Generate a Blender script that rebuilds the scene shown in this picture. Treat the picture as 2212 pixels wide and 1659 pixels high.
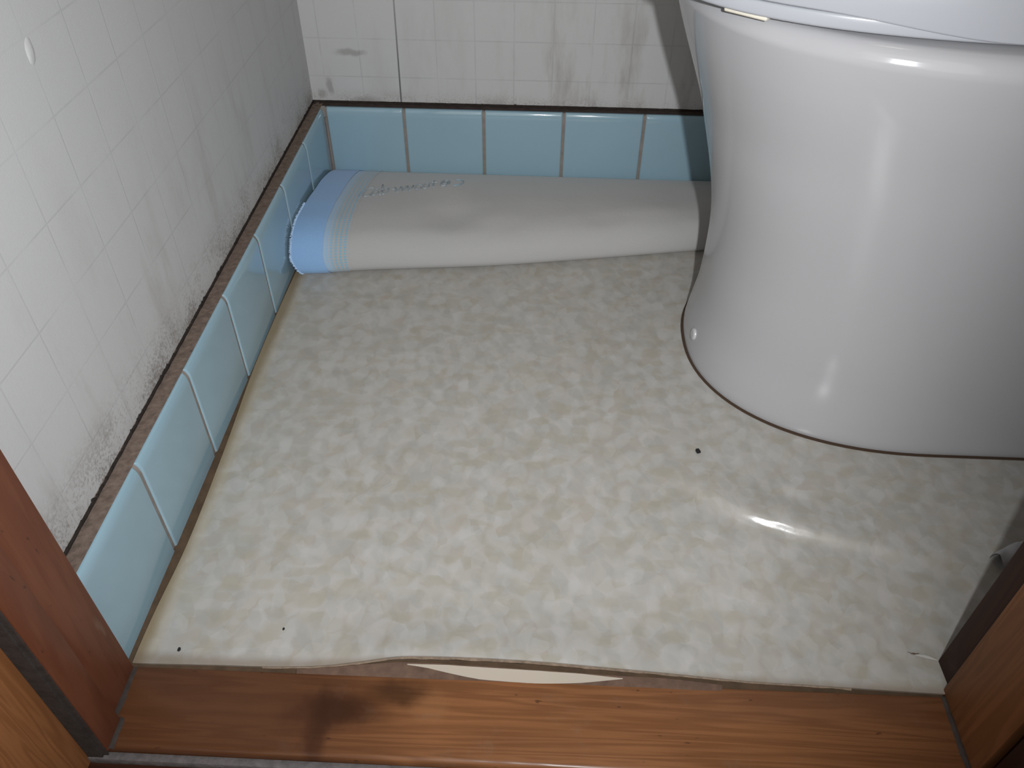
import bpy, bmesh, math, random
from mathutils import Matrix, Vector, noise
import numpy as np
random.seed(7)
for o in list(bpy.data.objects): bpy.data.objects.remove(o)
SC = bpy.context.scene; COL = SC.collection

# ------------------------------------------------------------------ camera
RM = [[0.9989983825559604, -0.034799085143690234, 0.028129260988106742],
      [0.04422008039710932, 0.6716556010655168, -0.739542654650151],
      [0.0068422321100656755, 0.7400457940090475, 0.6725216774419026]]
CAM = Vector((0.274790984, -0.965087524, 0.516505837))
cd = bpy.data.cameras.new('camera'); cam = bpy.data.objects.new('camera', cd); COL.objects.link(cam)
cd.sensor_width = 36.0; cd.lens = 1743.6605703 / 2212 * 36.0; cd.clip_start = 0.01
m4 = Matrix(RM).to_4x4(); m4.translation = CAM; cam.matrix_world = m4
SC.camera = cam

# ------------------------------------------------------------------ light and exposure
SC.view_settings.view_transform = 'Standard'; SC.view_settings.look = 'None'
SC.view_settings.gamma = 1.0; SC.view_settings.use_curve_mapping = False
SC.view_settings.exposure = 0.0
world = bpy.data.worlds.new('world'); SC.world = world; world.use_nodes = True
bg = world.node_tree.nodes['Background']; bg.inputs[0].default_value = (1.0, 0.96, 0.90, 1); bg.inputs[1].default_value = 0.12

# the camera's own flash, just right of and above the lens
fl = bpy.data.lights.new('camera_flash', 'SPOT'); fl.energy = 16.5; fl.spot_size = math.radians(116); fl.spot_blend = 1.0; fl.color = (0.96, 0.98, 1.0)
fl.shadow_soft_size = 0.006
flo = bpy.data.objects.new('camera_flash', fl); COL.objects.link(flo)
RX = Vector((RM[0][0], RM[1][0], RM[2][0])); UP = Vector((RM[0][1], RM[1][1], RM[2][1])); BK = Vector((RM[0][2], RM[1][2], RM[2][2]))
fm = Matrix(RM).to_4x4(); fm.translation = CAM + RX * 0.055 + UP * 0.012 + BK * 0.005; flo.matrix_world = fm @ Matrix.Rotation(math.radians(11), 4, 'X') @ Matrix.Rotation(math.radians(12), 4, 'Y')
# unseen warm fill light added under the ceiling of the toilet room
cl = bpy.data.lights.new('ceiling_fill', 'AREA'); cl.shape = 'DISK'; cl.size = 0.22; cl.energy = 0.6; cl.color = (1.0, 0.86, 0.68)
clo = bpy.data.objects.new('ceiling_fill', cl); COL.objects.link(clo); clo.location = (0.5, -0.34, 2.0)
# broad soft fill light added in the hall behind the camera, no window there
hl = bpy.data.lights.new('hall_fill', 'AREA'); hl.shape = 'DISK'; hl.size = 1.9; hl.energy = 9.5; hl.color = (1.0, 0.94, 0.86)
hlo = bpy.data.objects.new('hall_fill', hl); COL.objects.link(hlo); hlo.location = (0.15, -2.4, 1.35)
hlo.rotation_euler = (math.radians(64), 0, 0)

# ------------------------------------------------------------------ node helpers
def new_mat(name):
    m = bpy.data.materials.new(name); m.use_nodes = True
    nt = m.node_tree; return m, nt, nt.nodes['Principled BSDF']
class N:
    def __init__(s, nt): s.nt = nt
    def node(s, t, **kw):
        n = s.nt.nodes.new(t)
        for k, v in kw.items(): setattr(n, k, v)
        return n
    def put(s, sock, v):
        if isinstance(v, bpy.types.NodeSocket): s.nt.links.new(v, sock)
        elif isinstance(v, (tuple, list)) and sock.type == 'RGBA' and len(v) == 3: sock.default_value = (*v, 1)
        else: sock.default_value = v
    def math(s, op, a, b=0.0, c=0.0, clamp=False):
        n = s.node('ShaderNodeMath', operation=op, use_clamp=clamp)
        s.put(n.inputs[0], a); s.put(n.inputs[1], b); s.put(n.inputs[2], c); return n.outputs[0]
    def mix(s, f, a, b, blend='MIX'):
        n = s.node('ShaderNodeMix', data_type='RGBA', blend_type=blend)
        s.put(n.inputs[0], f); s.put(n.inputs[6], a); s.put(n.inputs[7], b); return n.outputs[2]
    def pos(s):
        return s.node('ShaderNodeTexCoord').outputs['Object']
    def sep(s, v):
        n = s.node('ShaderNodeSeparateXYZ'); s.put(n.inputs[0], v); return n.outputs
    def map(s, v, scale=(1, 1, 1), loc=(0, 0, 0), rot=(0, 0, 0)):
        n = s.node('ShaderNodeMapping'); s.put(n.inputs[0], v)
        n.inputs['Scale'].default_value = scale; n.inputs['Location'].default_value = loc; n.inputs['Rotation'].default_value = rot
        return n.outputs[0]
    def noise(s, v, scale, detail=3.0, rough=0.5, dist=0.0, out='Fac'):
        n = s.node('ShaderNodeTexNoise'); s.put(n.inputs['Vector'], v)
        n.inputs['Scale'].default_value = scale; n.inputs['Detail'].default_value = detail
        n.inputs['Roughness'].default_value = rough; n.inputs['Distortion'].default_value = dist
        return n.outputs[out]
    def rng(s, v, a, b, c=0.0, d=1.0, smooth=True):
        n = s.node('ShaderNodeMapRange'); n.clamp = True
        if smooth: n.interpolation_type = 'SMOOTHSTEP'
        s.put(n.inputs[0], v)
        for i, x in zip((1, 2, 3, 4), (a, b, c, d)): n.inputs[i].default_value = x
        return n.outputs[0]
    def vadd(s, a, b, k=1.0):
        n = s.node('ShaderNodeVectorMath', operation='SUBTRACT'); s.put(n.inputs[0], b); n.inputs[1].default_value = (0.5, 0.5, 0.5)
        q = s.node('ShaderNodeVectorMath', operation='SCALE'); s.put(q.inputs[0], n.outputs[0]); q.inputs['Scale'].default_value = k
        r = s.node('ShaderNodeVectorMath', operation='ADD'); s.put(r.inputs[0], a); s.put(r.inputs[1], q.outputs[0]); return r.outputs[0]
    def dist(s, v, p, scale=(1, 1, 1)):
        a = s.node('ShaderNodeVectorMath', operation='SUBTRACT'); s.put(a.inputs[0], v); a.inputs[1].default_value = p
        b = s.node('ShaderNodeVectorMath', operation='MULTIPLY'); s.put(b.inputs[0], a.outputs[0]); b.inputs[1].default_value = scale
        c = s.node('ShaderNodeVectorMath', operation='LENGTH'); s.put(c.inputs[0], b.outputs[0]); return c.outputs['Value']
    def bump(s, bsdf, h, strength, dist):
        n = s.node('ShaderNodeBump'); n.inputs['Strength'].default_value = strength; n.inputs['Distance'].default_value = dist
        s.put(n.inputs['Height'], h); s.nt.links.new(n.outputs[0], bsdf.inputs['Normal'])

def mat_plain(name, col, rough=0.5, spec=0.5, var=0.0, vscale=60, coat=0.0, metal=0.0, bump=0.0):
    m, nt, b = new_mat(name); n = N(nt)
    b.inputs['Roughness'].default_value = rough; b.inputs['Specular IOR Level'].default_value = spec
    b.inputs['Coat Weight'].default_value = coat; b.inputs['Coat Roughness'].default_value = 0.04; b.inputs['Metallic'].default_value = metal
    if var:
        f = n.noise(n.pos(), vscale, 4, 0.6)
        n.put(b.inputs['Base Color'], n.mix(f, tuple(c * (1 - var) for c in col), tuple(min(1, c * (1 + var)) for c in col)))
        if bump: n.bump(b, f, bump, 0.001)
    else: b.inputs['Base Color'].default_value = (*col, 1)
    return m

# ceramic, plastic, tile
M_CER = mat_plain('glazed_ceramic', (0.445, 0.445, 0.46), 0.11, 0.42)
M_SEAT = mat_plain('white_plastic', (0.435, 0.45, 0.485), 0.2, 0.5)
M_CREAM = mat_plain('cream_rubber', (0.72, 0.68, 0.58), 0.5)
M_GAPSHADE = mat_plain('dark_base_shade', (0.07, 0.045, 0.03), 0.8, 0.2)
M_TILE = mat_plain('pale_blue_glaze', (0.29, 0.435, 0.515), 0.12, 0.5, var=0.05, vscale=9, coat=0.4)
M_GROUT = mat_plain('aged_grout', (0.255, 0.222, 0.20), 0.9, 0.1, var=0.35, vscale=90, bump=0.6)
M_LEDGE = mat_plain('brown_mortar', (0.165, 0.125, 0.102), 0.9, 0.1, var=0.75, vscale=170, bump=1.0)
M_LEDGEB = mat_plain('dark_mortar', (0.060, 0.046, 0.042), 0.9, 0.1, var=0.5, vscale=110, bump=0.9)
M_GAP = mat_plain('black_gap', (0.032, 0.026, 0.023), 0.95, 0.1, var=0.5, vscale=200, bump=0.8)
M_SUB = mat_plain('brown_subfloor', (0.10, 0.065, 0.04), 0.9, 0.2, var=0.5, vscale=80)
M_PAPER = mat_plain('cream_backing', (0.42, 0.37, 0.31), 0.8, 0.2, var=0.06, vscale=30)
M_GLUE = mat_plain('dirty_glue', (0.12, 0.075, 0.055), 0.9, 0.2, var=0.5, vscale=150)
M_DUST = mat_plain('grey_dust', (0.052, 0.042, 0.038), 0.95, 0.1, var=0.45, vscale=120, bump=0.7)
M_DUSTL = mat_plain('pale_dust', (0.13, 0.12, 0.12), 0.95, 0.1, var=0.6, vscale=160, bump=0.8)
M_SPECK = mat_plain('dark_dirt', (0.02, 0.02, 0.022), 0.9, 0.2)
M_CEIL = mat_plain('ceiling_board', (0.6, 0.58, 0.54), 0.9, 0.2, var=0.05, vscale=6)
M_SCREW = mat_plain('white_cap', (0.52, 0.52, 0.53), 0.3)

def mat_wall(name, axis):
    # pale wallboard with a fine square grid, weave and brown-grey mould along its foot; axis = horizontal axis along the wall
    m, nt, b = new_mat(name); n = N(nt); p = n.pos(); sx = n.sep(p)
    h = sx['XYZ'.index(axis)]; z = sx[2]
    def line(c, off, per, w):
        f = n.math('PINGPONG', n.math('ADD', c, 10 * per - off), per / 2)
        return n.rng(f, w * 0.4, w * 1.4, 1, 0)
    g = n.math('MAXIMUM', line(h, 0.0028 if axis == 'X' else -0.5155, 0.0467 if axis == 'X' else 0.0460, 0.0008), line(z, 0.1275, 0.0455, 0.0008))
    brk = n.rng(n.noise(p, 18, 3, 0.6), 0.34, 0.62, 0.25, 1)
    g = n.math('MULTIPLY', g, brk)
    base = n.mix(n.noise(p, 5, 4, 0.6), (0.50, 0.50, 0.50), (0.535, 0.535, 0.534))
    # mould: streaky smudges rising from the foot
    str_ = n.noise(n.map(p, (30, 30, 7)), 1.0, 5, 0.65)
    foot = n.rng(z, 0.09, 0.21 if axis == 'X' else 0.22, 1, 0)
    if axis == 'X': zone = n.rng(h, 0.14, 0.34, 0.22, 1)
    else: zone = n.rng(h, -0.55, -0.1, 0.8, 1)
    mo = n.math('MULTIPLY', n.math('MULTIPLY', n.rng(str_, 0.45, 0.75), n.rng(z, 0.1, 0.33, 1, 0.12)), zone)
    col = n.mix(n.math('MULTIPLY', mo, 0.55 if axis == 'X' else 0.33), base, (0.20, 0.165, 0.135))
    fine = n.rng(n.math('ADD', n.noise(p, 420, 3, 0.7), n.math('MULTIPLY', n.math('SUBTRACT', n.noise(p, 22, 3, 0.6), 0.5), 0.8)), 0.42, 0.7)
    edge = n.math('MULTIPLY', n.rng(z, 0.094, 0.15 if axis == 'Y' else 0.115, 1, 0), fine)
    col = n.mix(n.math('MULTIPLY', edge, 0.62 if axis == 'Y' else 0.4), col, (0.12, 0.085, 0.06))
    col = n.mix(n.math('MULTIPLY', g, 0.22 if axis == 'X' else 0.15), col, (0.20, 0.20, 0.21))
    if axis == 'X':   # joint between boards, scuffs by the corner
        jw = n.math('ABSOLUTE', n.math('SUBTRACT', h, n.math('MULTIPLY_ADD', z, 0.012, 0.0943)))
        j = n.math('MULTIPLY', n.rng(jw, 0.0004, 0.0014, 1, 0), n.rng(z, 0.1, 0.24, 1, 0.55))
        col = n.mix(n.math('MULTIPLY', j, 0.85), col, (0.06, 0.06, 0.06))
        wob = n.vadd(p, n.noise(p, 60, 3, 0.6, out='Color'), 0.012)
        for (q, s, k) in (((0.039, 0.014, 0.1572), (45, 0, 210), 0.45), ((0.0075, 0.014, 0.115), (230, 0, 85), 0.45), ((-0.004, 0.014, 0.105), (140, 0, 140), 0.4), ((0.052, 0.014, 0.094), (38, 0, 90), 0.45)):
            col = n.mix(n.math('MULTIPLY', n.rng(n.dist(wob, q, s), 0.4, 1.2, 1, 0), k), col, (0.17, 0.155, 0.145))
    b.inputs['Roughness'].default_value = 0.55; b.inputs['Specular IOR Level'].default_value = 0.3
    n.put(b.inputs['Base Color'], col)
    hgt = n.math('SUBTRACT', n.math('MULTIPLY', n.noise(p, 900, 2, 0.6), 0.35), n.math('MULTIPLY', g, 0.35))
    n.bump(b, hgt, 0.35, 0.0006)
    return m
M_WALLY = mat_wall('left_wallboard', 'Y'); M_WALLX = mat_wall('back_wallboard', 'X')

def mat_wood(name, dark, light, along, rough=0.3, coat=0.2, ring=70, knots=(), wear=0.0, zone=None, seed=0.0):
    m, nt, b = new_mat(name); n = N(nt); p = n.pos()
    sc = {'X': (1.6, 22, 22), 'Z': (22, 22, 1.6)}[along]
    pw = n.map(p, sc, (seed, seed * 2, seed))
    w = n.noise(pw, 1.0, 4, 0.55, 0.6)
    gr = n.math('MULTIPLY_ADD', n.math('SINE', n.math('MULTIPLY', w, ring * 1.6)), 0.5, 0.5)
    fib = n.noise(n.map(p, {'X': (25, 700, 700), 'Z': (700, 700, 25)}[along]), 1.0, 3, 0.6)
    f = n.math('ADD', n.math('MULTIPLY', gr, 0.4), n.math('MULTIPLY', fib, 0.6))
    col = n.mix(n.rng(f, 0.15, 0.8), light, dark)
    big = n.noise(n.map(p, {'X': (5, 14, 14), 'Z': (14, 14, 5)}[along], (seed + 3, 1, 2)), 1.0, 3, 0.6)
    col = n.mix(n.rng(big, 0.3, 0.72, 0.0, 0.5), col, tuple(c * 0.7 for c in dark))
    for (kp, ks, kk, kc) in knots:
        wob = n.vadd(p, n.noise(p, 40, 3, 0.6, out='Color'), 0.02)
        d = n.dist(wob, kp, ks)
        col = n.mix(n.math('MULTIPLY', n.rng(d, 0.2, 1.1, 1, 0), kk), col, kc)
    if wear:
        wmask = n.rng(n.noise(n.map(p, (30, 30, 30)), 1.0, 5, 0.7), 0.55, 0.8)
        col = n.mix(n.math('MULTIPLY', wmask, wear), col, (0.22, 0.16, 0.12))
        dots = n.rng(n.noise(n.map(p, {'X': (90, 260, 260), 'Z': (260, 260, 90)}[along]), 1.0, 2, 0.5), 0.70, 0.76)
        col = n.mix(n.math('MULTIPLY', dots, 0.6), col, (0.03, 0.016, 0.01))
    if zone:
        hx = n.sep(p)['XYZ'.index(along)]
        wob = n.math('ADD', hx, n.math('MULTIPLY', n.math('SUBTRACT', n.noise(n.map(p, (6, 30, 30)), 1.0, 3, 0.6), 0.5), 0.06))
        col = n.mix(n.rng(wob, zone[0], zone[1], zone[2], 0.0), col, zone[3])
        col = n.mix(n.rng(wob, zone[4], zone[5], 0.0, zone[6]), col, zone[3])
    n.put(b.inputs['Base Color'], col)
    b.inputs['Roughness'].default_value = rough; b.inputs['Specular IOR Level'].default_value = 0.2; b.inputs['Coat Weight'].default_value = coat; b.inputs['Coat Roughness'].default_value = 0.2
    n.bump(b, f, 0.12, 0.0006)
    return m
M_SILL = mat_wood('varnished_sill_wood', (0.19, 0.078, 0.031), (0.285, 0.122, 0.05), 'X', 0.36, 0.12, 60,
    knots=(((0.150, -0.722, 0), (24, 55, 0), 0.92, (0.025, 0.009, 0.004)), ((0.142, -0.735, 0), (90, 34, 0), 0.8, (0.02, 0.008, 0.004)),
           ((0.190, -0.706, 0), (38, 75, 0), 0.7, (0.04, 0.018, 0.007)), ((0.215, -0.715, 0), (60, 70, 0), 0.35, (0.30, 0.14, 0.06))), wear=0.3, zone=(0.11, 0.235, 0.72, (0.058, 0.021, 0.010), 0.40, 0.58, 0.5))
M_JAMB = mat_wood('reddish_jamb_wood', (0.165, 0.053, 0.026), (0.205, 0.073, 0.037), 'Z', 0.5, 0.02, 30, knots=(((0.0075, -0.7035, 0.0605), (0, 260, 75), 0.5, (0.26, 0.16, 0.11)),), wear=0.12, seed=4.0)
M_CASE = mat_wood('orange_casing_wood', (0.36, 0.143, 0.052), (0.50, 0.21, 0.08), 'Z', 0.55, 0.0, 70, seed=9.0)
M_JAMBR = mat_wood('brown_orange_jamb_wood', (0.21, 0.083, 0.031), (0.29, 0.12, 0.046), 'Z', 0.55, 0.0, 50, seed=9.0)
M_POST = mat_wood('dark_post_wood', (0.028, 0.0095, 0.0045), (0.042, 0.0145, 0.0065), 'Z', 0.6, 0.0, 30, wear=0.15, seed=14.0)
M_HALL = mat_wood('dark_hall_floor_wood', (0.035, 0.013, 0.008), (0.075, 0.028, 0.016), 'X', 0.35, 0.2, 40, seed=20.0)

def mat_lino():
    m, nt, b = new_mat('leaf_print_vinyl'); n = N(nt); p = n.pos(); sx = n.sep(p)
    flat = n.node('ShaderNodeVectorMath', operation='MULTIPLY'); n.put(flat.inputs[0], p); flat.inputs[1].default_value = (1, 1, 0); p2 = flat.outputs[0]
    wp = n.vadd(p2, n.noise(p2, 45, 3, 0.6, out='Color'), 0.012)
    col = n.mix(n.noise(p2, 14, 3, 0.5), (0.412, 0.391, 0.358), (0.448, 0.429, 0.402))
    layers = [((44, 76, 1), 0.5, 0.0, (0.275, 0.275, 0.235), 0.45), ((48, 88, 1), -0.7, 3.1, (0.37, 0.318, 0.245), 0.75),
              ((56, 96, 1), 1.6, 7.7, (0.52, 0.51, 0.495), 0.6), ((42, 74, 1), 2.4, 11.3, (0.34, 0.342, 0.325), 0.4),
              ((46, 100, 1), 0.05, 17.9, (0.335, 0.310, 0.225), 0.65), ((50, 80, 1), -1.3, 23.3, (0.55, 0.55, 0.555), 0.5), ((60, 120, 1), 1.1, 29.3, (0.31, 0.312, 0.285), 0.5)]
    for sc, rot, off, c, k in layers:
        v = n.node('ShaderNodeTexVoronoi', voronoi_dimensions='2D', feature='F1'); v.inputs['Randomness'].default_value = 1.0
        n.put(v.inputs['Vector'], n.map(n.map(wp, (1, 1, 1), (0, 0, 0), (0, 0, rot)), sc, (off, off * 1.7, 0))); v.inputs['Scale'].default_value = 1.0
        blob = n.rng(v.outputs['Distance'], 0.30, 0.68, 1, 0)
        pick = n.rng(n.sep(v.outputs['Color'])[0], 0.42, 0.6)
        col = n.mix(n.math('MULTIPLY', n.math('MULTIPLY', blob, pick), k * 0.47), col, c)
    # yellow-brown glue stain along the left wall
    wx = n.math('ADD', sx[0], n.math('MULTIPLY', n.math('SUBTRACT', n.noise(n.map(p, (20, 9, 1)), 1.0, 4, 0.65), 0.5), 0.012))
    st = n.math('MULTIPLY', n.rng(wx, 0.006, 0.0155, 1, 0), 0.85)
    col = n.mix(st, col, (0.155, 0.10, 0.05))
    st2 = n.math('MULTIPLY', n.rng(wx, 0.012, 0.024, 1, 0), 0.35)
    col = n.mix(st2, col, (0.42, 0.34, 0.2))
    # grime along the front edge
    ye = n.math('ADD', sx[1], n.math('MULTIPLY', n.math('SUBTRACT', n.noise(n.map(p, (9, 30, 1)), 1.0, 3, 0.6), 0.5), 0.006))
    col = n.mix(n.rng(ye, -0.6925, -0.684, 0.6, 0), col, (0.20, 0.15, 0.105))
    n.put(b.inputs['Base Color'], col)
    b.inputs['Roughness'].default_value = 0.24; b.inputs['Specular IOR Level'].default_value = 0.5
    n.bump(b, n.noise(p, 350, 2, 0.5), 0.12, 0.0004)
    return m
M_LINO = mat_lino()

def mat_towel(name, kind):
    m, nt, b = new_mat(name); n = N(nt); uv = n.node('ShaderNodeTexCoord').outputs['UV']; s = n.sep(uv); p = n.pos()
    weave = n.noise(n.map(uv, (1500, 500, 1)), 1.0, 2, 0.6)
    cream = n.mix(weave, (0.385, 0.382, 0.376), (0.445, 0.442, 0.436))
    if kind == 'hem':
        col = n.mix(n.noise(n.map(uv, (900, 900, 1)), 1.0, 3, 0.7), (0.17, 0.34, 0.60), (0.34, 0.52, 0.78))
    elif kind == 'stripe':
        # u = metres along the length: rows of pale blue stitches on cream
        ph = n.math('PINGPONG', n.math('ADD', s[0], 0.0), 0.0025)
        row = n.rng(ph, 0.0007, 0.0017, 0, 1)
        dash = n.rng(n.math('PINGPONG', n.math('ADD', s[1], n.math('MULTIPLY', n.noise(n.map(uv, (300, 80, 1)), 1.0, 1), 0.002)), 0.0019), 0.0004, 0.0012, 0.25, 1)
        col = n.mix(n.math('MULTIPLY', n.math('MULTIPLY', row, dash), 0.9), cream, (0.20, 0.42, 0.58))
        col = n.mix(n.rng(s[0], 0.035, 0.047, 0.75, 0.0), col, (0.34, 0.50, 0.68))
    else:
        col = cream
    n.put(b.inputs['Base Color'], col); b.inputs['Roughness'].default_value = 0.95; b.inputs['Specular IOR Level'].default_value = 0.1
    b.inputs['Sheen Weight'].default_value = 0.25
    big = n.noise(p, 26, 3, 0.55)
    n.bump(b, n.math('ADD', n.math('MULTIPLY', weave, 0.25), n.math('MULTIPLY', big, 2.0)), 0.5 if kind == 'hem' else 0.35, 0.0015)
    return m
M_TW = mat_towel('cream_terry', 'body'); M_TWH = mat_towel('blue_hem', 'hem'); M_TWS = mat_towel('striped_border', 'stripe')
M_FUZZ = mat_plain('blue_fuzz', (0.45, 0.62, 0.85), 0.95, 0.1)
M_THREAD = mat_plain('grey_blue_thread', (0.40, 0.46, 0.50), 0.7, 0.3)
M_THREADB = mat_plain('pale_blue_thread', (0.33, 0.50, 0.60), 0.7, 0.3)

# ------------------------------------------------------------------ object helpers
def tag(o, label=None, cat=None, group=None, kind=None):
    for k, v in (('label', label), ('category', cat), ('group', group), ('kind', kind)):
        if v: o[k] = v
    return o
def link(name, bm, mat, parent=None, smooth=False, angle=None):
    bmesh.ops.recalc_face_normals(bm, faces=bm.faces[:])
    me = bpy.data.meshes.new(name); bm.to_mesh(me); bm.free(); me.materials.append(mat)
    if smooth:
        for f in me.polygons: f.use_smooth = True
    if angle is not None: me.set_sharp_from_angle(angle=math.radians(angle))
    o = bpy.data.objects.new(name, me); COL.objects.link(o)
    if parent: o.parent = parent; o.matrix_parent_inverse = parent.matrix_world.inverted()
    return o
def empty(name, loc=(0, 0, 0)):
    o = bpy.data.objects.new(name, None); COL.objects.link(o); o.location = loc; o.empty_display_size = 0.05
    o.matrix_world = Matrix.Translation(loc); return o
def box(bm, x0, x1, y0, y1, z0, z1, bev=0.0, seg=2):
    r = bmesh.ops.create_cube(bm, size=1.0); vs = r['verts']
    for v in vs:
        v.co = Vector((x0 + (v.co.x + .5) * (x1 - x0), y0 + (v.co.y + .5) * (y1 - y0), z0 + (v.co.z + .5) * (z1 - z0)))
    if bev:
        es = list({e for v in vs for e in v.link_edges})
        bmesh.ops.bevel(bm, geom=es, offset=bev, segments=seg, profile=0.5, affect='EDGES')
def boxobj(name, dims, mat, parent=None, bev=0.0):
    bm = bmesh.new(); box(bm, *dims, bev=bev); return link(name, bm, mat, parent, smooth=bool(bev), angle=35 if bev else None)
def loft(bm, rings, cap0=True, cap1=True):
    R = [[bm.verts.new(p) for p in r] for r in rings]
    for a, b in zip(R, R[1:]):
        k = len(a)
        for i in range(k): bm.faces.new((a[i], a[(i + 1) % k], b[(i + 1) % k], b[i]))
    if cap0: bm.faces.new(R[0][::-1])
    if cap1: bm.faces.new(R[-1])
    return R
def grid(bm, fn, nu, nv, uv=None):
    V = [[bm.verts.new(fn(i, j)) for j in range(nv)] for i in range(nu)]
    lay = bm.loops.layers.uv.new('UVMap') if uv else None
    for i in range(nu - 1):
        for j in range(nv - 1):
            idx = ((i, j), (i + 1, j), (i + 1, j + 1), (i, j + 1))
            f = bm.faces.new([V[a][b] for a, b in idx])
            if uv:
                for l, (a, b) in zip(f.loops, idx): l[lay].uv = uv(a, b)
    return V
def interp(x, tab):
    xs = [t[0] for t in tab]; ys = [t[1] for t in tab]
    return float(np.interp(x, xs, ys))
def sm(x, a, b):
    t = max(0.0, min(1.0, (x - a) / (b - a))); return t * t * (3 - 2 * t)
def catmull(tab):
    xs = np.array([t[0] for t in tab], float); ys = np.array([t[1] for t in tab], float)
    d = np.gradient(ys, xs)
    def f(x):
        i = int(np.clip(np.searchsorted(xs, x) - 1, 0, len(xs) - 2)); h = xs[i + 1] - xs[i]; t = min(1, max(0, (x - xs[i]) / h))
        return float((2*t**3-3*t*t+1)*ys[i] + (t**3-2*t*t+t)*h*d[i] + (-2*t**3+3*t*t)*ys[i+1] + (t**3-t*t)*h*d[i+1])
    return f

# ------------------------------------------------------------------ room shell
XR = 1.12; YF = -0.668; ZC = 2.1; WX = -0.016; WY = 0.014
def wall(name, dims, mat, label):
    return tag(boxobj(name, dims, mat), label, 'wall', kind='structure')
wl = wall('wall_left', (WX - 0.05, WX, -0.75, WY + 0.05, 0.097, ZC), M_WALLY, 'pale grey gridded wallboard on the left, mouldy along its foot')
wb = wall('wall_back', (WX, XR, WY, WY + 0.05, 0.097, ZC), M_WALLX, 'pale gridded back wall with a dark vertical joint and brown streaks')
wr = wall('wall_right', (XR, XR + 0.05, YF, WY + 0.05, -0.02, ZC), M_WALLY, 'pale gridded wall behind the toilet cistern')
wf = wall('wall_front', (0.585, XR + 0.05, -0.756, YF, -0.02, ZC), M_WALLX, 'pale wall beside the doorway on the hall side')
wall('wall_front_left', (-0.6, -0.074, -0.757, -0.70, -0.02, ZC), M_WALLX, 'pale hall wall beyond the orange brown casing')
tag(boxobj('ceiling', (-0.08, XR + 0.06, -0.76, 0.07, ZC, ZC + 0.03), M_CEIL), 'flat pale ceiling board over the toilet room', 'ceiling', kind='structure')
# lamp shape for the added overhead fill, freed below without being linked
bm = bmesh.new()
loft(bm, [[(0.5 + r * math.cos(a), -0.34 + r * math.sin(a), z) for a in [k * math.pi / 16 for k in range(32)]] for r, z in ((0.06, ZC), (0.125, ZC - 0.01), (0.125, ZC - 0.03), (0.11, ZC - 0.045))])
# blistered paint spot on the left wall
bm2 = bmesh.new()
def blister(i, j):
    u = i / 10 * 2 - 1; v = j / 14 * 2 - 1
    r = max(0, 1 - u * u - v * v)
    return (WX + 0.0011 * r - 0.0003 * (r == 0), -0.5145 + u * 0.0045, 0.3475 + v * 0.0075 + u * 0.002)
grid(bm2, blister, 11, 15); link('blister', bm2, M_WALLY, wl, smooth=True)
bm.free()

# irregular dark gap under the wallboards
def gap_strip(name, wallobj, axis, a, b, amp, seed):
    bm = bmesh.new(); nst = 900
    def fn(i, j):
        t = a + (b - a) * i / (nst - 1)
        top = 0.0955 + amp * 0.7 * abs(noise.noise((t * 40, seed, 0))) + amp * 0.9 * max(0, noise.noise((t * 170, seed, 3))) + amp * 0.7 * max(0, noise.noise((t * 520, seed, 7)))
        z = 0.0928 + (top - 0.0928) * j / 3
        d = 0.0009 * (1 if j < 3 else 0.2)
        return (WX + d, t, z) if axis == 'Y' else (t, WY - d, z)
    grid(bm, fn, nst, 4); return link(name, bm, M_GAP, wallobj)
gap_strip('dark_gap', wl, 'Y', WY, -0.70, 0.0035, 1.3)
gap_strip('dark_gap', wb, 'X', WX, XR, 0.0022, 5.1)

# ------------------------------------------------------------------ tiled skirting
TH = 0.093; DEP = 0.008
prof = [(0.0, -0.004), (0.0, TH - 0.0105)]
for k in range(1, 9):
    a = k / 8 * math.pi / 2; prof.append((0.0042 * (1 - math.cos(a)), TH - 0.0105 + 0.0105 * math.sin(a)))
prof.append((0.013, TH - 0.0003))
ENDS = ((0.0, 0.0014), (0.0004, 0.0006), (0.0012, 0.0001), (0.002, 0.0))
def tiles(bm, axis, spans):
    for a, b in spans:
        s = [(a + e, d) for e, d in ENDS] + [(b - e, d) for e, d in ENDS[::-1]]
        tilt = random.uniform(-0.0003, 0.0003); til2 = random.uniform(-0.0002, 0.0002)
        V = []
        for t, d in s:
            k = (t - a) / (b - a) - .5
            row = []
            for q, z in prof:
                dd = d + q + tilt * k + til2 * (z - .04) / .05
                row.append(bm.verts.new((-dd, -t, z) if axis == 'Y' else (t, dd, z)))
            V.append(row)
        for r0, r1 in zip(V, V[1:]):
            for i in range(len(prof) - 1): bm.faces.new((r0[i], r0[i + 1], r1[i + 1], r1[i]))
        bm.faces.new(V[0]); bm.faces.new(V[-1][::-1])
G = 0.0017
bm = bmesh.new()
cuts = [0.0975 + 0.1 * k for k in range(6)] + [0.698]
sp = []; prev = 0.0022
for c in cuts: sp.append((prev, c - G)); prev = c + G
tiles(bm, 'Y', sp)
bl = link('baseboard_left', bm, M_TILE, smooth=True, angle=40)
tag(bl, 'row of pale blue glazed tiles along the foot of the left wall', 'tile skirting', kind='structure')
bm = bmesh.new(); sp = []; prev = 0.0022
for c in [0.0995 + 0.1 * k for k in range(12)]:
    if prev < XR: sp.append((prev, min(c - G, XR)))
    prev = c + G
tiles(bm, 'X', sp)
bb = link('baseboard_back', bm, M_TILE, smooth=True, angle=40)
tag(bb, 'row of pale blue glazed tiles along the foot of the back wall', 'tile skirting', kind='structure')
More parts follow.
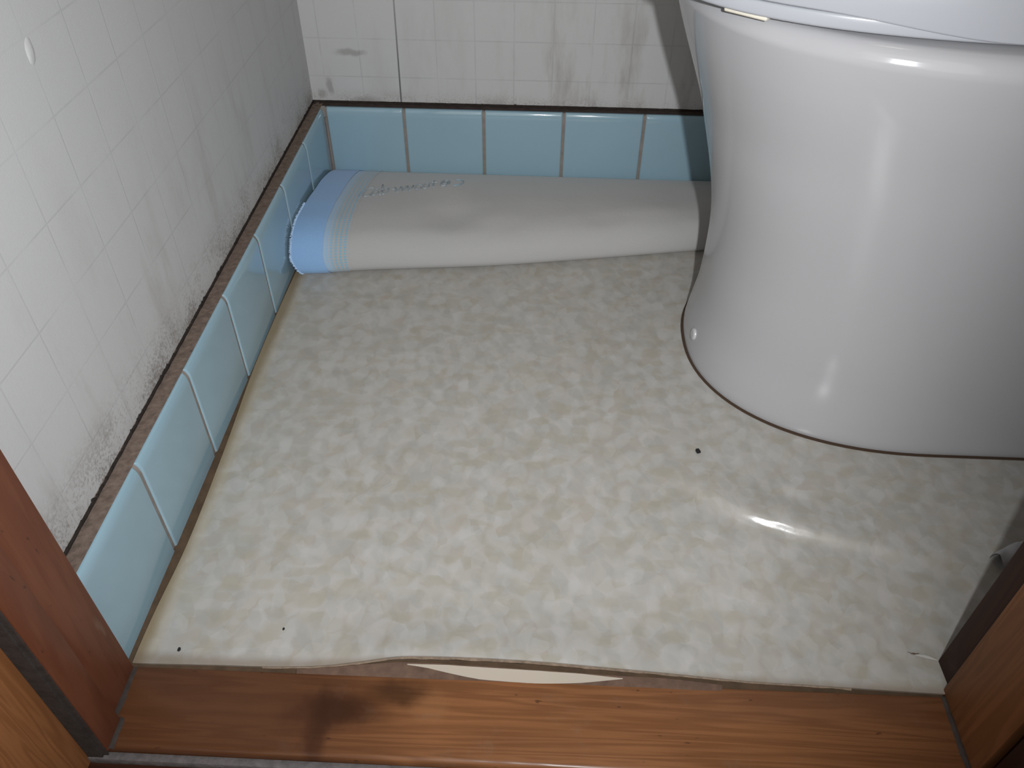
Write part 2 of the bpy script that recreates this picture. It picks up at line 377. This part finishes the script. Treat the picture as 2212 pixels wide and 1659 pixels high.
# grout follows the bullnose, slightly behind the glaze
def grout(bm, axis, a, b):
    pr_ = [(q + 0.0012, z - (0.0007 if z > 0.085 else 0)) for q, z in prof]
    nn = 2 + int((b - a) / 0.004)
    def fn(i, j):
        t = a + (b - a) * i / (nn - 1); q, z = pr_[j]; q += 0.0004 * noise.noise((t * 260, z * 260, 2))
        return (-q, -t, z) if axis == 'Y' else (t, q, z)
    grid(bm, fn, nn, len(pr_))
bm = bmesh.new(); grout(bm, 'Y', 0.0, 0.6975); link('grout', bm, M_GROUT, bl, smooth=True)
bm = bmesh.new(); grout(bm, 'X', 0.0, XR); link('grout', bm, M_GROUT, bb, smooth=True)
bm = bmesh.new(); box(bm, -0.004, -0.0002, -0.0030, 0.004, 0.0, TH - 0.014); box(bm, -0.0006, 0.0026, -0.0005, 0.003, 0.0, TH - 0.012, bev=0.0005)
link('corner_grout', bm, M_GROUT, bb)
# beige bead where the back tiles meet the floor
bm = bmesh.new(); nn = 200
grid(bm, lambda i, j: (0.0 + 1.1 * i / (nn - 1), -0.0022 * math.sin(j / 4 * math.pi / 2) - 0.0004 * noise.noise((i * .3, 0, 1)), 0.0035 * math.cos(j / 4 * math.pi / 2)), nn, 5)
link('floor_bead', bm, M_GROUT, bb, smooth=True)
# rough mortar ledge on top of the tiles, up to the wallboard
def ledge(name, par, axis, a, b, mat=None):
    bm = bmesh.new(); nn = 240
    def fn(i, j):
        t = a + (b - a) * i / (nn - 1); q = 0.0034 + (0.0205 - 0.0034) * j / 6
        z = TH + 0.0010 + 0.0006 * noise.noise((t * 120, q * 200, 4)) * (j > 0)
        return (-q, t, z) if axis == 'Y' else (t, q, z)
    grid(bm, fn, nn, 7); return link(name, bm, mat or M_LEDGE, par, smooth=True)
ledge('mortar_ledge', bl, 'Y', 0.019, -0.699); ledge('mortar_ledge', bb, 'X', -0.019, XR, M_LEDGEB)

# ------------------------------------------------------------------ vinyl floor
EDGE = [(-0.002, -0.6953, 0.0), (0.0066, -0.6952, 0.0), (0.058, -0.6944, 0.0006), (0.1061, -0.6939, 0.0015), (0.1379, -0.6925, 0.0035), (0.1631, -0.6896, 0.006), (0.1883, -0.6866, 0.009), (0.2104, -0.6858, 0.0095), (0.2324, -0.6852, 0.009), (0.264, -0.6851, 0.0085), (0.2955, -0.6857, 0.008), (0.3269, -0.6867, 0.007), (0.3583, -0.6874, 0.0055), (0.3896, -0.6884, 0.004), (0.4207, -0.6896, 0.0028), (0.4672, -0.6903, 0.002), (0.5134, -0.6913, 0.0013), (0.5561, -0.6921, 0.001), (1.2, -0.693, 0.0)]
EY = catmull([(e[0], e[1]) for e in EDGE]); EZ = catmull([(e[0], e[2]) for e in EDGE])
LEFT = catmull([(-0.75, 0.0055), (-0.66, 0.0056), (-0.606, 0.0085), (-0.5, 0.0070), (-0.384, 0.0022), (-0.29, 0.002), (-0.2, 0.0035), (0.02, 0.002)])
RIDGE = [(0.345, -0.460), (0.3638, -0.4761), (0.4047, -0.5062), (0.4452, -0.5418), (0.4798, -0.5561), (0.514, -0.5658), (0.5654, -0.5743), (0.6406, -0.5814)]
RX_ = np.array([r[0] for r in RIDGE]); RY_ = np.array([r[1] for r in RIDGE])
SX = np.linspace(RX_[0], RX_[-1], 120); SY = np.array([catmull(RIDGE)(x) for x in SX])
def floor_z(x, y):
    d2 = (SX - x) ** 2 + (SY - y) ** 2; i = int(d2.argmin()); d = math.sqrt(d2[i]); s = i / 119
    side = 1 if y > SY[i] else -1
    h = 0.0026 * sm(s, 0.02, 0.3) * (1 - 0.5 * sm(s, 0.62, 0.85)) + 0.0040 * math.exp(-((s - 0.45) / 0.17) ** 2)
    w = 0.030 if side > 0 else 0.0054 + 0.012 * (1 - sm(s, 0.05, 0.4)) + 0.008 * sm(s, 0.65, 0.9)
    z = h * math.exp(-(d / w) ** 2)
    z += 0.0006 * (noise.noise((x * 6, y * 6, 2)) + 0.6) * sm(-y, 0.25, 0.4) * sm(x, 0.02, 0.12)
    return z
bm = bmesh.new(); nu, nv = 500, 420
def fl_fn(i, j):
    u = i / (nu - 1); v = (j / (nv - 1)) ** 0.9
    x = u * XR; yb = -0.0005
    yf = EY(x)
    y = yb + (yf - yb) * v
    x = x + LEFT(y) * (1 - u) ** 6
    d = y - yf
    lift = EZ(x) * math.exp(-(d / 0.028) ** 2)
    return (x, y, max(0.0, floor_z(x, y)) + lift)
V = grid(bm, fl_fn, nu, nv)
# turned-down thickness of the sheet at its free edges
edge = [V[i][nv - 1] for i in range(nu)] 
low = [bm.verts.new((v.co.x, v.co.y + 0.0004, v.co.z - 0.0024)) for v in edge]
for i in range(nu - 1): bm.faces.new((edge[i], edge[i + 1], low[i + 1], low[i]))
edge = [V[0][j] for j in range(nv)]; low = [bm.verts.new((v.co.x, v.co.y, -0.003)) for v in edge]
for j in range(nv - 1): bm.faces.new((edge[j], edge[j + 1], low[j + 1], low[j]))
floor = link('floor', bm, M_LINO, smooth=True, angle=50)
tag(floor, 'cream vinyl sheet with a faded leaf print and a lifted front edge', 'floor', kind='structure')
boxobj('subfloor', (-0.016, XR, -0.7, 0.012, -0.02, -0.0025), M_SUB, floor)
# brown layers of the lifted edge
bm = bmesh.new(); nn = 150
def lay_fn(i, j):
    x = 0.095 + 0.40 * i / (nn - 1); zt = EZ(x)
    return (x, EY(x) + 0.0006 - 0.0012 * (j == 1) + 0.0006 * noise.noise((x * 90, j, 2)), zt - 0.0006 - (0.0018 + 0.0026 * sm(zt, 0.001, 0.008) + 0.0007 * noise.noise((x * 160, 1, 2))) * j / 2)
grid(bm, lay_fn, nn, 3); link('edge_layers', bm, mat_plain('split_backing_edge', (0.23, 0.175, 0.13), 0.9, 0.1, var=0.6, vscale=300), floor)
# cream backing and dirty glue showing under the lifted edge (top and bottom outline of each patch)
CREAM = [(0.1946, -0.6892, 0.0043, 0.1947, -0.6897, 0.0041), (0.2016, -0.6891, 0.0044, 0.2018, -0.6903, 0.0037), (0.2087, -0.689, 0.0045, 0.2088, -0.691, 0.0033), (0.2157, -0.6889, 0.0045, 0.2159, -0.6922, 0.0027), (0.2227, -0.6888, 0.0046, 0.223, -0.6933, 0.0021), (0.2297, -0.689, 0.0045, 0.2301, -0.6943, 0.0015), (0.2367, -0.6891, 0.0044, 0.2371, -0.6952, 0.001), (0.2437, -0.6892, 0.0043, 0.2441, -0.696, 0.0005), (0.2507, -0.6893, 0.0043, 0.2511, -0.6963, 0.0004), (0.2577, -0.6894, 0.0042, 0.2581, -0.6965, 0.0003), (0.2647, -0.6895, 0.0042, 0.265, -0.6967, 0.0001), (0.2716, -0.6896, 0.0041, 0.272, -0.6968, 0.0001), (0.2786, -0.6897, 0.0041, 0.2789, -0.6969, 0.0), (0.2856, -0.6898, 0.004, 0.2858, -0.6968, 0.0001), (0.2925, -0.69, 0.0039, 0.2927, -0.6966, 0.0002), (0.2995, -0.6901, 0.0038, 0.2997, -0.6963, 0.0004), (0.3064, -0.6902, 0.0038, 0.3066, -0.6959, 0.0006), (0.3134, -0.6904, 0.0037, 0.3135, -0.6954, 0.0009), (0.3203, -0.6908, 0.0035, 0.3204, -0.6947, 0.0013), (0.3272, -0.6911, 0.0033, 0.3273, -0.6939, 0.0017), (0.3342, -0.6915, 0.0031, 0.3342, -0.6931, 0.0022), (0.3411, -0.6918, 0.0029, 0.3411, -0.6923, 0.0026)]
GLUE = [(0.119, -0.695, 0.0008, 0.1199, -0.7012, -0.0027), (0.1327, -0.6937, 0.0015, 0.1337, -0.7008, -0.0025), (0.1465, -0.6924, 0.0022, 0.1476, -0.7005, -0.0023), (0.1603, -0.691, 0.003, 0.1614, -0.7002, -0.0021), (0.1741, -0.6896, 0.0038, 0.1752, -0.6999, -0.002), (0.1879, -0.6883, 0.0045, 0.189, -0.6995, -0.0018), (0.2018, -0.6882, 0.0046, 0.2028, -0.6992, -0.0016), (0.2157, -0.6881, 0.0046, 0.2165, -0.6989, -0.0014), (0.2295, -0.6883, 0.0045, 0.2303, -0.6986, -0.0012), (0.2434, -0.6884, 0.0044, 0.244, -0.6985, -0.0012), (0.2573, -0.6887, 0.0043, 0.2578, -0.6984, -0.0011), (0.2711, -0.689, 0.0041, 0.2715, -0.6983, -0.0011), (0.2849, -0.6893, 0.004, 0.2852, -0.6983, -0.0011), (0.2987, -0.6896, 0.0038, 0.2989, -0.6982, -0.001), (0.3124, -0.6899, 0.0036, 0.3126, -0.6979, -0.0009), (0.3261, -0.6902, 0.0035, 0.3262, -0.6977, -0.0007), (0.3398, -0.6905, 0.0033, 0.3398, -0.6974, -0.0006), (0.3535, -0.6906, 0.0032, 0.3535, -0.6971, -0.0004), (0.3672, -0.6907, 0.0032, 0.3671, -0.6969, -0.0003), (0.3808, -0.6912, 0.0029, 0.3807, -0.6966, -0.0001), (0.3944, -0.6921, 0.0024, 0.3942, -0.6964, -0.0), (0.4079, -0.693, 0.0019, 0.4078, -0.6961, 0.0001)]
def under(name, mat, strip):
    bm = bmesh.new(); nn = 5
    def fn(i, j):
        t, b = Vector(strip[i][:3]), Vector(strip[i][3:]); k = j / (nn - 1)
        return b.lerp(t, k) + Vector((0, 0, 0.0002 * noise.noise((i * .8, k * 3, 1))))
    grid(bm, fn, len(strip), nn); return link(name, bm, mat, floor, smooth=True)
under('cream_backing', M_PAPER, CREAM)
under('glue_layer', M_GLUE, GLUE)
# torn curl of vinyl by the dark post, small split at the post's foot
bm = bmesh.new()
def curl(i, j):
    u = i / 14; v = j / 10; a = -0.5 + 3.6 * v
    r = 0.0065 + 0.002 * math.sin(u * 3.1)
    return (0.628 + 0.030 * u + 0.004 * v, -0.586 + 0.014 * u + r * math.cos(a) * .9, 0.0065 + r * math.sin(a) + 0.002 * noise.noise((u * 4, v * 3, 0)))
grid(bm, curl, 15, 11); link('torn_curl', bm, mat_plain('torn_vinyl', (0.44, 0.44, 0.45), 0.4), floor, smooth=True)
bm = bmesh.new()
grid(bm, lambda i, j: (0.5405 + 0.0185 * i / 12, -0.6620 - 0.004 * i / 12 + (j - .5) * 0.0018 * math.sin(i / 12 * 3.14) + 0.0008 * noise.noise((i * .7, 0, 0)), floor_z(0.55, -0.664) + 0.0008), 13, 2)
link('split', bm, M_GLUE, floor)
bm = bmesh.new()
grid(bm, lambda i, j: (0.5450 + 0.0145 * i / 12, -0.6645 - 0.0035 * i / 12 + (j / 3) * 0.0030 * math.sin(i / 12 * 3.14), floor_z(0.55, -0.664) + 0.0009 + 0.0016 * math.sin(j / 3 * 3.1)), 13, 4)
link('raised_tear', bm, mat_plain('torn_vinyl_edge', (0.42, 0.41, 0.38), 0.5), floor, smooth=True)

# ------------------------------------------------------------------ door frame and sill
door = empty('door_1', (0.28, -0.725, 0)); tag(door, 'worn wooden door frame around the open doorway', 'door frame', kind='structure')
HZ = 1.85
jl = boxobj('jamb', (-0.016, 0.0075, -0.7345, -0.6980, -0.003, HZ), M_JAMB, door, bev=0.0006)
jl['label'] = 'reddish brown jamb post beside the blue tiles'
boxobj('stop_strip', (-0.016, 0.0130, -0.7540, -0.7340, -0.003, HZ), M_JAMB, jl, bev=0.001)
bm = bmesh.new()
box(bm, -0.03, 0.0088, -0.7565, -0.7539, -0.012, HZ); box(bm, -0.03, 0.0118, -0.7550, -0.7538, -0.012, HZ)
link('dusty_groove', bm, M_DUST, jl)
cs = boxobj('casing', (-0.075, -0.0004, -0.86, -0.7562, -0.012, HZ), M_CASE, door, bev=0.0012)
cs['label'] = 'orange brown casing board with straight grain'
jr = boxobj('jamb', (0.5565, 0.585, -0.7440, -0.6885, -0.003, HZ), M_JAMBR, door, bev=0.0008)
jr['label'] = 'orange brown jamb in shade'
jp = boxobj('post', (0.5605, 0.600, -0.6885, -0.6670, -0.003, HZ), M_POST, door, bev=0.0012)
jp['label'] = 'dark reddish post inside the jamb'
boxobj('dark_groove', (0.565, 0.60, -0.7520, -0.7430, -0.012, HZ), M_GAP, jr)
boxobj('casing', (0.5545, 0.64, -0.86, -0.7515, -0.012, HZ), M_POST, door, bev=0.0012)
boxobj('head_jamb', (-0.016, 0.60, -0.754, -0.668, HZ, HZ + 0.035), M_JAMB, door, bev=0.001)
sill = empty('trim_1', (0.28, -0.725, 0)); tag(sill, 'brown varnished wooden door sill with a dark knot', 'door sill', kind='structure')
# sill board
bm = bmesh.new(); nn = 120
def sill_fn(i, j):
    x = -0.004 + 0.562 * i / (nn - 1)
    P = [(-0.6968, -0.012), (-0.6968, -0.0004), (-0.6975, 0.0), (-0.7250, -0.0002), (-0.7480, -0.0004), (-0.7505, -0.0008), (-0.7518, -0.0020), (-0.7522, -0.0040), (-0.7522, -0.012)]
    y, z = P[j]
    if j < 3: y += interp(x, [(0.0, -0.001), (0.2, -0.0002), (0.36, 0.0020), (0.56, 0.0034)])
    if 4 <= j <= 7: y += 0.0006 * noise.noise((x * 14, 0, 3)); z += -0.0005 * abs(noise.noise((x * 45, 1, 3)))
    return (x, y, z)
grid(bm, sill_fn, nn, 9); link('sill_board', bm, M_SILL, sill, smooth=True, angle=50)
# grey dust gathered along sill and jambs
def dust(name, mat, pts, w, h, par, seed):
    bm = bmesh.new(); pts = [Vector(p) for p in pts]; nn = 80
    L = [0]; 
    for a, b in zip(pts, pts[1:]): L.append(L[-1] + (b - a).length)
    def at(t):
        for k in range(len(pts) - 1):
            if t <= L[k + 1] + 1e-9: return pts[k].lerp(pts[k + 1], (t - L[k]) / max(1e-9, L[k + 1] - L[k]))
        return pts[-1]
    def fn(i, j):
        t = L[-1] * i / (nn - 1); p = at(t); q = at(min(L[-1], t + 0.002)) - at(max(0, t - 0.002)); q.normalize(); s = Vector((-q.y, q.x, 0))
        ww = w * (0.55 + 0.7 * (noise.noise((t * 70, seed, 0)) * .5 + .5)); k = j / 4 - .5
        return p + s * (ww * k * 2) + Vector((0, 0, h * (1 - (2 * k) ** 2) * (0.7 + 0.5 * noise.noise((t * 150, seed, 2)))))
    grid(bm, fn, nn, 5); return link(name, bm, mat, par, smooth=True)
dust('corner_dust', M_DUST, [(0.0078, -0.6985, 0), (0.0082, -0.7345, 0), (0.0135, -0.7355, 0), (0.0138, -0.7535, 0)], 0.0030, 0.0008, sill, 2.0)
dust('corner_dust', M_DUST, [(0.5555, -0.6935, 0), (0.5552, -0.7160, 0), (0.5548, -0.7300, 0), (0.5552, -0.748, 0)], 0.0022, 0.0014, sill, 6.0)
hf = boxobj('floor_hall', (-0.5, 1.2, -1.6, -0.7535, -0.04, -0.0125), M_HALL)
tag(hf, 'dark reddish hall floorboards in front of the sill', 'floor', kind='structure')
boxobj('dust_ledge', (-0.002, 0.5560, -0.7578, -0.7522, -0.0135, -0.0062), M_DUSTL, sill, bev=0.0015)

# ------------------------------------------------------------------ toilet
Y0 = -0.32
XF = catmull([(0, .4236), (.02, .4265), (.05, .4310), (.09, .4325), (.13, .4310), (.16, .4265), (.19, .4193), (.22, .4107), (.25, .4015), (.28, .3895), (.31, .3775), (.335, .3690), (.36, .362)])
HW = catmull([(0, .152), (.06, .1485), (.12, .148), (.2, .1535), (.26, .1625), (.31, .1735), (.335, .1785), (.36, .179)])
AA = catmull([(0, .2), (.15, .2), (.345, .235)])
BACK = 1.06
def egg(xf, a, b, z, n=2.25, xb=BACK, m=28, rb=0.03):
    pts = []
    for k in range(2 * m + 1):
        t = math.pi / 2 - k / (2 * m) * math.pi
        c = abs(math.cos(t)) ** (2 / n); s = math.copysign(abs(math.sin(t)) ** (2 / n), math.sin(t))
        pts.append((xf + a - a * c, Y0 + b * s, z))
    nb = 8
    side = []
    for k in range(1, nb + 1): side.append((xf + a + (xb - xf - a) * k / nb, Y0 - b, z))
    other = [(x, Y0 + b, z) for x, y, z in side[::-1]]
    return pts + side + other
toilet = empty('toilet', (0.70, Y0, 0)); tag(toilet, 'white one-piece skirted toilet with closed lid on the vinyl floor', 'toilet')
rings = []
for z in [0.0014] + [0.345 * k / 60 for k in range(1, 56)] + [0.322, 0.328, 0.333, 0.337]:
    rings.append(egg(XF(z), AA(z), HW(z), z))
rings[0] = egg(XF(0) + 0.0012, AA(0), HW(0) - 0.0012, 0.0014)
for k in range(1, 11):
    a = k / 10 * math.pi / 2; r = 0.0105
    z = 0.337 + r * math.sin(a); o = r * (1 - math.cos(a)); rings.append(egg(XF(.333) + o, AA(.333) - o, HW(.333) - o, z, xb=BACK))
rings.append(egg(XF(.333) + 0.022, AA(.333) - 0.022, HW(.333) - 0.022, 0.3488)); rings.append(egg(XF(.333) + 0.05, AA(.333) - 0.05, HW(.333) - 0.05, 0.3495)); 
bm = bmesh.new(); loft(bm, rings, True, True)
body = link('body', bm, M_CER, toilet, smooth=True, angle=60)
# dark ring for the gap round the foot, contact shade put into its colour
bm = bmesh.new(); loft(bm, [egg(XF(0) - 0.0012, AA(0), HW(0) + 0.0012, 0.0002), egg(XF(0) - 0.0012, AA(0), HW(0) + 0.0012, 0.0010), egg(XF(0) + 0.004, AA(0), HW(0) - 0.004, 0.0016)]); link('base_gap_shade', bm, M_GAPSHADE, toilet)
# seat and lid
def slab(name, xf, a, b, z0, z1, r, mat, par, n=2.2, dome=0.0, xb=0.86, r0=None, dip=0.0):
    r0 = r0 or r
    rs = []
    for k in range(5):
        t = -math.pi / 2 + k / 4 * math.pi / 2
        o = r0 * (1 - math.cos(t)); rs.append([(x, y, z - dip * sm(x, 0.43, 0.55)) for x, y, z in egg(xf + o, a - o, b - o, z0 + r0 * (1 + math.sin(t)), n, xb)])
    for k in range(1, 6):
        t = k / 5 * math.pi / 2; o = r * (1 - math.cos(t))
        rs.append(egg(xf + o, a - o, b - o, z1 - r * (1 - math.sin(t)), n, xb))
    rs.insert(0, [(x, y, z - 0 * dip) for x, y, z in egg(xf + 0.012, a - 0.012, b - 0.012, z0 + 0.0004, n, xb)])
    for o in (0.012, 0.03, 0.06, 0.10):
        rs.append(egg(xf + o + r, a - o - r, b - o - r, z1 + dome * (1 - (1 - o / 0.10) ** 2), n, xb))
    bm = bmesh.new(); loft(bm, rs); return link(name, bm, mat, par, smooth=True, angle=60)
slab('seat', .3465, .300, .1625, 0.3500, 0.3592, 0.0022, M_SEAT, toilet, n=2.6)
lid = slab('lid', .3467, .300, .1640, 0.3598, 0.3835, 0.0115, M_SEAT, toilet, n=2.6, dome=0.010, r0=0.0015, dip=0.009)
for yy in (-1, 1):
    bm = bmesh.new(); box(bm, -0.0150, 0.0150, -0.0035, 0.0035, 0.0, 0.0028, bev=0.0012, seg=3)
    o = link('seat_bumper', bm, M_CREAM, toilet, smooth=True, angle=50)
    o.matrix_world = Matrix.Translation((0.4000, Y0 + yy * 0.1075, 0.3478)) @ Matrix.Rotation(yy * 0.67, 4, 'Z')
# screw caps near the foot, on the curved skirt
def cap(sgn):
    z = 0.024; x = 0.4275
    bm = bmesh.new()
    c = Vector((x - 0.0006, Y0 + sgn * 0.022, z)); nrm = Vector((-1, sgn * 0.12, 0.1)).normalized(); t1 = Vector((0, 0, 1)).cross(nrm).normalized(); t2 = nrm.cross(t1)
    loft(bm, [[c + (t1 * math.cos(a) + t2 * math.sin(a)) * r + nrm * h for a in [k * math.pi / 12 for k in range(24)]] for r, h in ((0.0060, -0.003), (0.0060, -0.0002), (0.0052, 0.0005), (0.003, 0.0008))])
    link('screw_cap', bm, M_SCREW, toilet, smooth=True, angle=50)
cap(-1)
# cistern behind the bowl, outside the picture
bm = bmesh.new(); box(bm, 0.90, 1.105, Y0 - 0.185, Y0 + 0.185, 0.336, 0.72, bev=0.03, seg=4); link('cistern', bm, M_CER, toilet, smooth=True, angle=50)
bm = bmesh.new(); box(bm, 0.893, 1.11, Y0 - 0.192, Y0 + 0.192, 0.7205, 0.752, bev=0.012, seg=3); link('cistern_lid', bm, M_CER, toilet, smooth=True, angle=50)

# ------------------------------------------------------------------ folded towel
towel = empty('towel', (0.25, -0.12, 0)); tag(towel, 'folded off-white towel with a blue hem lying along the back skirting tiles', 'towel')
SEC = [(0.00, -0.012, 0.0016), (0.02, -0.004, 0.005), (0.10, -0.010, 0.013), (0.25, -0.052, 0.028), (0.42, -0.105, 0.038), (0.58, -0.155, 0.0445), (0.70, -0.188, 0.0445), (0.79, -0.2095, 0.0385), (0.86, -0.2215, 0.028), (0.92, -0.2275, 0.016), (0.97, -0.2275, 0.006), (1.0, -0.222, 0.0012)]
SY_ = catmull([(s[0], s[1]) for s in SEC]); SZ_ = catmull([(s[0], s[2]) for s in SEC])
FR = catmull([(-0.05, 1.015), (0.016, 1.018), (0.0868, 0.975), (0.2258, 0.900), (0.3466, 0.800), (0.463, 0.697), (0.60, 0.60)])
LEN = 0.60
def towel_pt(x, s, off=0.0):
    k = FR(x)
    def base(s):
        y = SY_(s); z = SZ_(s)
        y = -0.004 + (y + 0.004) * k if y < -0.004 else y
        z = z * (1.0 - 0.16 * sm(x, 0.1, 0.5))
        amp = sm(s, 0.1, 0.3) * (1 - sm(s, 0.8, 0.97))
        z += amp * (0.0035 * noise.noise((x * 9, s * 3.2, 1)) + 0.0016 * noise.noise((x * 22, s * 7, 4)))
        z += amp * (0.0040 * math.exp(-((x - 0.165) / 0.030) ** 2 - ((s - 0.42) / 0.09) ** 2) - 0.0055 * math.exp(-((x - 0.170) / 0.034) ** 2 - ((s - 0.66) / 0.10) ** 2))
        return Vector((x, y, max(z, 0.0012)))
    p = base(s)
    if off:
        q = base(min(1, s + 0.01)) - base(max(0, s - 0.01)); nrm = Vector((0, q.z, -q.y)); nrm.normalize()
        if nrm.z < 0 and s < .8: nrm = -nrm
        p = p + nrm * off
    return p
def towel_x(l, s):   # the hem end slants where it turns over the front
    return 0.0042 + l + 0.010 * sm(s, 0.88, 1.0) * (1 - sm(l, 0, 0.08)) + 0.003 * (1 - sm(s, 0.0, 0.25)) * (1 - sm(l, 0, .1))
def towel_piece(name, mat, l0, l1, nl, par, off=0.0, close=False):
    bm = bmesh.new(); ns = 64
    def fn(i, j):
        l = l0 + (l1 - l0) * i / (nl - 1); s = j / (ns - 1)
        return towel_pt(towel_x(l, s), s, off)
    V = grid(bm, fn, nl, ns, uv=lambda i, j: (l0 + (l1 - l0) * i / (nl - 1), j / (ns - 1) * 0.27))
    for r in V: pass
    for i in range(nl - 1): bm.faces.new((V[i][0], V[i][ns - 1], V[i + 1][ns - 1], V[i + 1][0]))
    if close:
        # rolled-in end of the fold, a little inside the hem
        inner = [bm.verts.new(v.co + Vector((0.006, 0, 0)) + (Vector((0, -0.12, 0.02)) - Vector((0, v.co.y, v.co.z))) * 0.22) for v in V[0]]
        for a, b, c, d in zip(V[0], V[0][1:], inner[1:], inner): bm.faces.new((a, b, c, d))
        bm.faces.new(inner)
    return link(name, bm, mat, par, smooth=True, angle=70)
towel_piece('towel_body', M_TW, 0.0610, LEN, 150, towel)
towel_piece('striped_border', M_TWS, 0.0335, 0.0612, 24, towel, 0.0003)
hem = towel_piece('blue_hem', M_TWH, 0.0, 0.0340, 22, towel, 0.0010, close=True)
bm = bmesh.new()
for k in range(420):
    s = random.uniform(0.55, 1.0); p = towel_pt(towel_x(0.0, s), s, 0.0008)
    d = Vector((-random.uniform(0.4, 1), random.uniform(-.8, .3), random.uniform(-.5, .6))).normalized() * random.uniform(0.0014, 0.0032)
    w = Vector((0, 0.0002, 0.0003)); p2 = p + d; p2.x = max(p2.x, 0.0006); p2.z = max(p2.z, 0.0004)
    bm.faces.new([bm.verts.new(c) for c in (p - w, p + w, p2 + w * .5, p2 - w * .5)])
link('fringe', bm, M_FUZZ, hem)
# raised cursive stitching near the back edge, too worn to read
def stitch(name, mat, paths, rad):
    bm = bmesh.new()
    for pts in paths:
        pts = [Vector(p) for p in pts]; rings = []
        for k, p in enumerate(pts):
            d = (pts[min(k + 1, len(pts) - 1)] - pts[max(k - 1, 0)]).normalized(); a = d.orthogonal().normalized(); b = d.cross(a)
            if a.z < 0: a, b = -a, -b
            rings.append([p + (a * math.cos(t) + b * math.sin(t)) * rad * random.uniform(.8, 1.2) for t in [q * math.pi / 3 for q in range(6)]])
        loft(bm, rings)
    return link(name, bm, mat, towel, smooth=True)
def tp(u, w):       # u 0..1 along the word, w 0..1 its height
    x = 0.064 + u * 0.118; s = 0.50 - 0.10 * u - 0.115 * w; return towel_pt(x, s, 0.0006)
def arcp(u0, w0, ru, rw, a0, a1, n=14):
    return [tp(u0 + ru * math.cos(a0 + (a1 - a0) * k / n), w0 + rw * math.sin(a0 + (a1 - a0) * k / n)) for k in range(n + 1)]
P = []
P.append(arcp(0.05, 0.40, 0.045, 0.42, 0.9, 5.6)); P.append(arcp(0.125, 0.30, 0.03, 0.28, 0, 6.28))
P.append([tp(0.18 + 0.02 * math.sin(k * .5), -0.05 + 0.105 * k) for k in range(11)] + arcp(0.215, 0.3, 0.03, 0.3, 3.1, -2.2))
P.append([tp(0.29 + 0.012 * k, 0.28 + 0.25 * math.sin(k * 1.25)) for k in range(17)])
P.append(arcp(0.54, 0.30, 0.03, 0.28, 0.4, 5.9)); P.append(arcp(0.615, 0.30, 0.03, 0.28, 0, 6.28))
P.append([tp(0.675 + 0.002 * k, 0.9 - 0.095 * k) for k in range(10)]); P.append([tp(0.655 + 0.012 * k, 0.62 + .02 * math.sin(k)) for k in range(6)])
P.append(arcp(0.80, 0.42, 0.045, 0.42, 0, 6.28)); P.append(arcp(0.80, 0.42, 0.022, 0.2, 0, 6.28))
stitch('embroidery', M_THREAD, P, 0.0008)
stitch('embroidery_loop', M_THREADB, [arcp(0.905, 0.46, 0.075, 0.5, -1.75, 1.75, 22)], 0.0006)
stitch('embroidery_loop', M_THREADB, [arcp(0.0, 0.35, 0.028, 0.38, 1.6, 4.6, 12)], 0.0006)

# ------------------------------------------------------------------ specks of dirt lying on the floor
def speck(x, y, r, label, seed):
    bm = bmesh.new(); bmesh.ops.create_icosphere(bm, subdivisions=2, radius=1)
    for v in bm.verts:
        k = 1 + 0.35 * noise.noise((v.co.x * 2 + seed, v.co.y * 2, v.co.z * 2))
        v.co = Vector((v.co.x * k, v.co.y * k * 1.3, v.co.z * k * 0.6)) * r
    o = link('dirt_speck', bm, M_SPECK, smooth=True); o.location = (x, y, floor_z(x, y) + r * 0.45); tag(o, label, 'dirt speck', 'dirt specks on the vinyl'); return o
speck(0.4188, -0.4778, 0.0022, 'dark speck of dirt on the vinyl just in front of the toilet foot', 1)
speck(0.034, -0.6840, 0.0012, 'tiny dark speck on the vinyl by the left end of the sill', 2)
speck(0.1025, -0.6650, 0.0009, 'faint tiny speck on the vinyl above the sill knot', 3)
